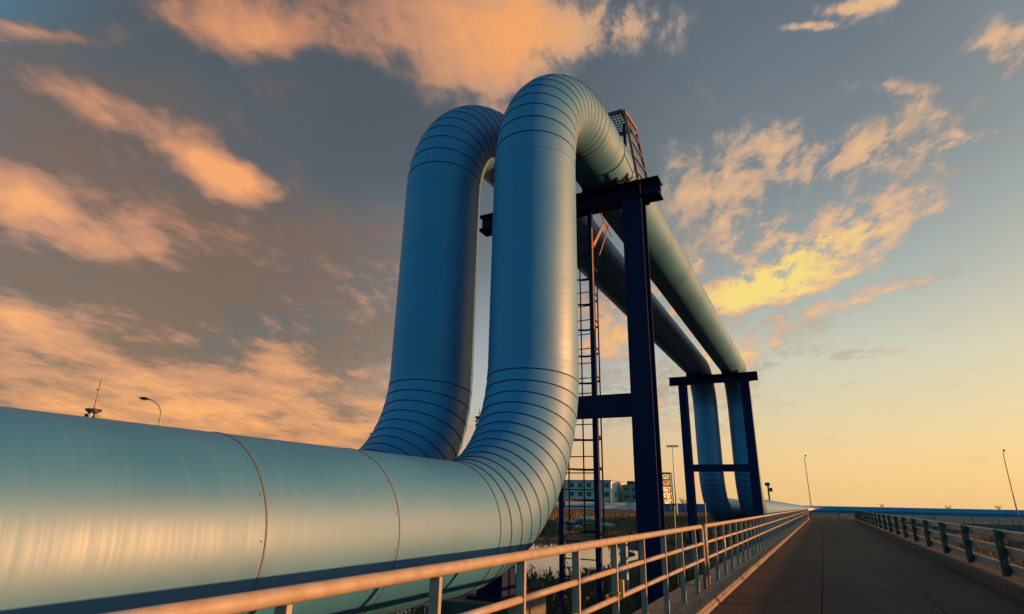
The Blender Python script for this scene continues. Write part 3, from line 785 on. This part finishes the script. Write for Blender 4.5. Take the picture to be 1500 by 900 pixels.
mb = MB(); mb.box((b.x-2.2,b.y-1.9,tz), (b.x+2.0,b.y+1.9,tz+.35)); mb.build('top_deck', M['dark'], root)
# site machine at the foot of the lattice tower
b2 = at(965,740,225)
root = empty('site_cabin', (b2.x,b2.y,-.9), 'small dark site cabin at the foot of the lattice tower', 'cabin')
mb = MB(); mb.box((b2.x-2.0,b2.y-1.5,-.9), (b2.x+2.0,b2.y+1.5,3.0)); mb.build('wall', M['wallg'], root)
mb = MB(); mb.box((b2.x-2.2,b2.y-1.7,3.002), (b2.x+2.2,b2.y+1.7,3.3)); mb.build('roof', M['dark'], root)
mb = MB(); mb.box((b2.x-1.2,b2.y-1.53,1.0), (b2.x+.2,b2.y-1.503,2.3)); mb.build('window', M['glass'], root)

# red and white antenna mast on a platform, far left
def antenna(px, ptop, pplat, pbase, dist, wid, label, body):
    a = at(px, pplat, dist); tz = at(px, ptop, dist).z
    root = empty('antenna_tower', (a.x,a.y,-.9), label, 'tower', 'antenna towers on the skyline')
    lattice(root, a.x, a.y, -.9, a.z, wid*1.9, wid*1.25, 9, body, .30)
    mb = MB(); n = 20
    mb.sweep([(a.x,a.y,a.z),(a.x,a.y,a.z+.5)], wid*1.7, n); mb.sweep([(a.x,a.y,a.z-.9),(a.x,a.y,a.z-.05)], [wid*.8,wid*1.6], n)
    mb.build('platform', M['dark'], root)
    for dz in (-2.2,-4.4):
        for i in range(6):
            mb = MB(); an = i*PI/3; mb.box((a.x+math.cos(an)*wid*1.2-.35,a.y+math.sin(an)*wid*1.2-.35,a.z+dz), (a.x+math.cos(an)*wid*1.2+.35,a.y+math.sin(an)*wid*1.2+.35,a.z+dz+1.1))
            mb.build('antenna_panel', M['dark'], root)
    zz = a.z+.5; k = 0; N = 6
    for k in range(N):
        z0 = a.z+.5+(tz-a.z-.5)*k/N; z1 = a.z+.5+(tz-a.z-.5)*(k+1)/N
        mb = MB(); mb.sweep([(a.x,a.y,z0+.01),(a.x,a.y,z1)], [.26-.03*k,.26-.03*(k+1)], 8); mb.build('mast_section', M['rust'] if k % 2 == 0 else M['steel'], root)
    mb = MB(); mb.box((a.x-.4,a.y-.4,tz+.01), (a.x+.4,a.y+.4,tz+.6)); mb.sweep([(a.x,a.y,tz+1.01),(a.x,a.y,tz+3.5)], .10, 6); mb.build('finial', M['dark'], root)
antenna(137, 572, 602, 612, 230, 1.35, 'antenna mast on a round platform above the near pipe at far left', M['steel'])
antenna(702, 606, 612, 622, 300, 1.3, 'antenna tower seen through the gap between the two loops', M['red'])
b = at(473,655,120)
mb = MB(); mb.sweep([(b.x,b.y,-.9),(b.x,b.y,b.z-.2),(b.x,b.y,b.z+.25)], [.12,.1,.18], 8)
tag(mb.build('vent_post', M['dark']), 'tiny dark post tip just showing over the near pipe', 'post')

# ------------------------------------------------------------------ buildings on the skyline
GZ = -.9
def building(name, label, x0, x1, y0, depth, h, rows, cols, wall, end, win=(1.9,1.7), roofbits=(), group=None):
    root = empty(name, ((x0+x1)/2, y0+depth/2, GZ), label, 'building', group)
    mb = MB(); mb.box((x0,y0,GZ), (x1-.3,y0+depth,h)); mb.build('wall', wall, root)
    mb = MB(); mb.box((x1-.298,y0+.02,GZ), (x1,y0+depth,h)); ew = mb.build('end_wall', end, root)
    mb = MB(); mb.box((x0-.3,y0-.3,h+.003), (x1+.25,y0+depth+.3,h+.55)); mb.build('roof', M['roofg'], root)
    sx = (x1-x0)/cols; sz = (h-GZ)/rows
    for r in range(rows):
        for c in range(cols):
            cx = x0+sx*(c+.5); cz = GZ+sz*(r+.55)
            mb = MB(); mb.box((cx-win[0]/2,y0-.06,cz-win[1]/2), (cx+win[0]/2,y0-.003,cz+win[1]/2))
            fr = mb.build('window', M['wallg'], root)
            mb = MB(); 
            for s_ in (-1,1): mb.box((cx-win[0]/2+.1+(win[0]/2 if s_ > 0 else 0)-(.05 if s_>0 else 0),y0-.10,cz-win[1]/2+.1), (cx+(win[0]/2-.1 if s_ > 0 else -.04),y0-.063,cz+win[1]/2-.1))
            mb.build('pane', M['glass'], fr)
    for r in range(rows):
        for k in (.35, .62):
            if (r+int(k*10)) % 2: continue
            yy = y0+depth*k; cz = GZ+sz*(r+.55)
            mb = MB(); mb.box((x1+.003,yy-.7,cz-1.0), (x1+.07,yy+.7,cz+1.0)); mb.build('window', M['glass'], root)
    for (a, b_, c, d, e, mm) in roofbits:
        mb = MB(); mb.box((a,c,h+.56), (b_,d,h+.56+e)); mb.build('roof_housing', mm, root)
    return root
Y0 = 250
s_ = Y0/260
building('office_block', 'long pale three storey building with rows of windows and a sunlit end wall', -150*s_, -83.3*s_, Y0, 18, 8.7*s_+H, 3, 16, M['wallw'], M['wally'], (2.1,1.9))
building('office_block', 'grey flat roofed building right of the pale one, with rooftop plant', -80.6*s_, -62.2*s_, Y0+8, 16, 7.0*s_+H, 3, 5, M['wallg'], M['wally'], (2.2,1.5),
         [(-79*s_,-76*s_,Y0+10,Y0+14,1.6,M['dark']), (-75.5*s_,-74.2*s_,Y0+10,Y0+12,1.2,M['red']), (-70*s_,-62.5*s_,Y0+9,Y0+20,2.2,M['wallg'])])
# big sign-like recess and doors of the grey building come with its windows; painted hoarding in front
def mural_mat():
    m = D.materials.new('painted_hoarding'); m.use_nodes = True; t = NT(m.node_tree); b = t.n['Principled BSDF']
    ob = t.node('ShaderNodeTexCoord').outputs['Object']
    n = t.node('ShaderNodeTexNoise', {'Vector': t.node('ShaderNodeMapping', {'Vector': ob, 'Scale': (.35,1,.5)}).outputs[0], 'Scale': 1.0, 'Detail': 3}).outputs[0]
    c = t.ramp(n, [(.3,(.55,.40,.30,1)),(.42,(.58,.42,.36,1)),(.52,(.40,.33,.38,1)),(.62,(.60,.44,.36,1)),(.72,(.42,.40,.44,1))])
    t.l.new(c, b.inputs['Base Color']); b.inputs['Roughness'].default_value = .6
    return m
MU = mural_mat()
root = empty('site_hoarding', (-90, 204, GZ), 'long pale painted hoarding in front of the skyline buildings', 'hoarding')
xx = -118
while xx < -60.5:
    ya = 190+(xx+118)*.52; mb = MB(); mb.bar((xx,ya,GZ+1.25), (xx+2.95,ya+2.95*.52,GZ+1.25), .15, 2.5); mb.build('panel', MU, root); xx += 3.0
root = empty('site_hoarding', (-40, 200, GZ), 'long dark blue hoarding below the lattice tower and mast', 'hoarding')
xx = -52
while xx < -22:
    mb = MB(); mb.box((xx,200,GZ), (xx+2.4,200.12,GZ+2.4)); mb.box((xx+2.41,199.95,GZ), (xx+2.55,200.1,GZ+2.6)); mb.build('panel', M['bluew'], root); xx += 2.6

# pale rolls / sheeting and rubble on the far bank
p = at(880,768,64)
mb = MB(); mb.sweep([(p.x-3.0,p.y+1.0,-.72),(p.x-1.8,p.y+.6,-.66),(p.x-.6,p.y+.35,-.68),(p.x+.6,p.y,-.62),(p.x+1.3,p.y-.1,-.66)], [.12,.24,.2,.30,.24], 14)
tag(mb.build('sheeting_roll', M['tarp']), 'long roll of pale sheeting lying on the far bank of the pond', 'roll')
for (px, py, dd, r_, lab) in ((830,762,72,.75,'pale heap of rubbish on the far bank, left of the ladder'), (845,769,60,.4,'small pale scrap on the far bank beside the rubbish heap'), (858,757,80,1.1,'flat pale sheet on the far bank behind the ladder')):
    c = at(px, py, dd); mb = MB(); rr = random.Random(px); n0 = 9
    rings = []
    for j in range(5):
        for i in range(n0):
            an = 2*PI*i/n0; q = r_*math.cos(j/4*PI/2)*(.8+.5*rr.random())
            mb.v.append((c.x+q*1.8*math.cos(an), c.y+q*math.sin(an), -1.0+.25+r_*.55*math.sin(j/4*PI/2)*(.8+.4*rr.random())))
    for j in range(4):
        for i in range(n0): mb.face((j*n0+i, j*n0+(i+1)%n0, (j+1)*n0+(i+1)%n0, (j+1)*n0+i))
    mb.face([4*n0+i for i in range(n0)])
    tag(mb.build('rubbish_heap', M['tarp']), lab, 'rubbish', 'pale rubbish on the far bank')
# stones in the pond
for k, (px, py, lab) in enumerate(((918,812,'dark stone in the pond, largest, left of the big column'), (896,814,'small dark stone in the pond between ladder and column'), (905,815,'tiny dark stone in the middle of the pond'))):
    d = pray(px, py); dist = (WZ-H)/d.z; c = Vector((d.x*dist, d.y*dist, WZ)); mb = MB(); rr = random.Random(k+5); r_ = (.32,.16,.12)[k]
    for j in range(4):
        for i in range(8):
            an = 2*PI*i/8; q = r_*math.cos((j-1)/2.4*PI/2)*(.8+.4*rr.random()) if j else r_
            mb.v.append((c.x+q*1.5*math.cos(an), c.y+q*math.sin(an), WZ-.1+j*r_*.28))
    for j in range(3):
        for i in range(8): mb.face((j*8+i, j*8+(i+1)%8, (j+1)*8+(i+1)%8, (j+1)*8+i), 0, True)
    mb.face([24+i for i in range(8)])
    tag(mb.build('pond_stone', M['dark']), lab, 'stone', 'stones in the pond')

# ------------------------------------------------------------------ vegetation
def reed_mat(name, c1, c2):
    m = D.materials.new(name); m.use_nodes = True; t = NT(m.node_tree); b = t.n['Principled BSDF']
    ob = t.node('ShaderNodeTexCoord').outputs['Object']
    n = t.node('ShaderNodeTexNoise', {'Vector': ob, 'Scale': 2.3, 'Detail': 6, 'Roughness': .7}).outputs[0]
    n2 = t.node('ShaderNodeTexNoise', {'Vector': ob, 'Scale': .25, 'Detail': 3}).outputs[0]
    c = t.mix(t.smooth(n, .35, .68), c1, c2); c = t.mix(t.smooth(n2, .4, .65, 0, .4), c, (.07,.04,.025))
    t.l.new(c, b.inputs['Base Color']); b.inputs['Roughness'].default_value = .8; b.inputs['Specular IOR Level'].default_value = .2
    return m
RE1 = reed_mat('dry_reed', (.19,.098,.045), (.095,.050,.026))
RE2 = reed_mat('distant_dry_reed', (.25,.110,.042), (.13,.058,.026))
def blade(mb, x, y, z, h, w, lean, az, tip=False):
    dx, dy = math.cos(az), math.sin(az); px, py = -dy, dx
    n = len(mb.v)
    for k, (t_, ww) in enumerate(((0,1),(.45,.85),(.8,.5))):
        off = lean*h*t_*t_
        for s_ in (-1,1): mb.v.append((x+dx*off+px*w*ww*s_/2, y+dy*off+py*w*ww*s_/2, z+h*t_))
    off = lean*h; mb.v.append((x+dx*off, y+dy*off, z+h*(1-.12*lean)))
    mb.face((n,n+1,n+3,n+2)); mb.face((n+2,n+3,n+5,n+4)); mb.face((n+4,n+5,n+6))
    if tip:   # feathery seed head
        tx, ty, tz = mb.v[n+6]
        for k in range(7):
            a2 = random.uniform(0, 2*PI); r_ = random.uniform(.02,.06); m_ = len(mb.v); zz = tz-.02+random.uniform(-.12,.08)
            mb.v += [(tx,ty,zz),(tx+r_*math.cos(a2)+dx*.05,ty+r_*math.sin(a2)+dy*.05,zz+.03),(tx+.4*r_*math.cos(a2)+dx*.04,ty+.4*r_*math.sin(a2)+dy*.04,zz-.05)]
            mb.face((m_,m_+1,m_+2))
def reeds(name, m_, n, box, hr, wr, cond, clump=.5, tipp=.12):
    mb = MB(); x0, x1, y0, y1 = box; k = 0; tries = 0
    while k < n and tries < n*30:
        tries += 1
        x = random.uniform(x0,x1); y = random.uniform(y0,y1)
        if not cond(x, y) or vnoise(x*clump+3, y*clump+7) < random.uniform(.15,.75): continue
        h = random.uniform(*hr)*(.55+.75*vnoise(x*.5,y*.5))
        blade(mb, x, y, ground_z(x,y)-.04, h, random.uniform(*wr), random.uniform(.05,.65), random.uniform(0,2*PI), random.random() < tipp); k += 1
    return tag(mb.build(name, m_), kind='stuff')
o = reeds('dry_reeds', RE1, 13000, (-11,-2.55,4.5,20), (.30,.70), (.008,.018), lambda x, y: pond_d(x,y) < .15)
tag(o, 'brown dry reeds and grass between the railing and the pond', 'reeds')
o = reeds('dry_reeds', RE2, 16000, (-75,-4,42,120), (.4,1.0), (.05,.12), lambda x, y: pond_d(x,y) < -3 and x > -y*.75, .12, 0)
tag(o, 'rust coloured dry reeds on the flat land beyond the pond', 'reeds')
o = reeds('dry_reeds', RE1, 4000, (-40,-6,37,47), (.2,.5), (.03,.07), lambda x, y: -8 < pond_d(x,y) < .1, .4, 0)
tag(o, 'dark dry reeds along the far shore of the pond', 'reeds')
o = reeds('dry_grass', RE2, 7000, (4.0,34,14,90), (.3,.8), (.03,.08), lambda x, y: not (13 < x and 57 < y < 67), .3, 0)
tag(o, 'brown dry grass on the low ground right of the guardrail', 'grass')
# dark spiky clump at the water's edge
c = Vector((-8.55, 15.1, 0)); d = pray(762, 838); dist = 17.0; c = Vector((d.x*dist, d.y*dist, 0)); mb = MB(); rr = random.Random(11)
for k in range(420):
    a2 = rr.uniform(0, 2*PI); e = rr.uniform(-.5,1.2); L = rr.uniform(.22,.48)
    p0 = Vector((c.x+rr.gauss(0,.13), c.y+rr.gauss(0,.13), -.40+rr.gauss(0,.14)))
    q = p0+Vector((math.cos(a2)*math.cos(e), math.sin(a2)*math.cos(e), math.sin(e)))*L; w = Vector((-math.sin(a2), math.cos(a2), 0))*.012
    n = len(mb.v); mb.v += [tuple(p0-w), tuple(p0+w), tuple(q)]; mb.face((n,n+1,n+2))
bush = tag(mb.build('spiky_bush', M['twig']), 'dark spiky bush at the pond edge below the pipe bend', 'bush')
mb = MB(); mb.sweep([(c.x,c.y,-1.2),(c.x+.02,c.y,-.8),(c.x,c.y,-.3)], [.05,.04,.02], 6)
mb.build('stem', M['bark'], bush)
# bare trees on the skyline
def bare_tree(px, dist, h, label, seed):
    d = pray(px, 741); x, y = d.x*dist, d.y*dist; rr = random.Random(seed)
    root = empty('bare_tree', (x,y,GZ), label, 'tree', 'bare trees on the skyline')
    mb = MB(); mb.sweep([(x,y,GZ),(x+.1,y,GZ+h*.3),(x,y,GZ+h*.5)], [.16,.12,.07], 6); mb.build('trunk', M['bark'], root)
    mb = MB()
    def br(p, dr, L, r_, dep):
        q = p+dr*L; mb.sweep([p,(p+q)/2+Vector((rr.gauss(0,.05),rr.gauss(0,.05),0))*L,q], [r_,r_*.8,r_*.5], 4, 0, False)
        if dep:
            for i in range(3):
                nd = (dr+Vector((rr.gauss(0,.5),rr.gauss(0,.5),rr.uniform(-.1,.5)))).normalized(); br(p.lerp(q,rr.uniform(.4,1)), nd, L*rr.uniform(.55,.8), r_*.6, dep-1)
    for i in range(7):
        a2 = i*2*PI/7+rr.random(); br(Vector((x,y,GZ+h*rr.uniform(.2,.45))), Vector((math.cos(a2)*.6,math.sin(a2)*.6,1)).normalized(), h*.28, .06, 3)
    mb.build('crown', M['bark'], root)
bare_tree(1045, 160, 5.2, 'bare reddish tree seen between the two far risers', 1)
bare_tree(1052, 175, 4.4, 'lower bare tree just right of the reddish one between the risers', 2)
bare_tree(1388, 420, 5.0, 'small bare tree on the skyline above the blue pipe', 3)
bare_tree(1003, 190, 5.0, 'bare tree behind the left post of the far frame', 4)
for px_, dd, hh, lab in ((1292,520,5.5,'faint bare tree on the skyline, left of the one above the blue pipe'),(1462,460,6.0,'bare tree tops just left of the right-hand street lamp')):
    bare_tree(px_, dd, hh, lab, px_)

# ------------------------------------------------------------------ render
S.render.engine = 'CYCLES'
S.view_settings.view_transform = 'Standard'; S.view_settings.look = 'None'; S.view_settings.exposure = .9; S.view_settings.gamma = 1
S.render.resolution_x = 1024; S.render.resolution_y = 614
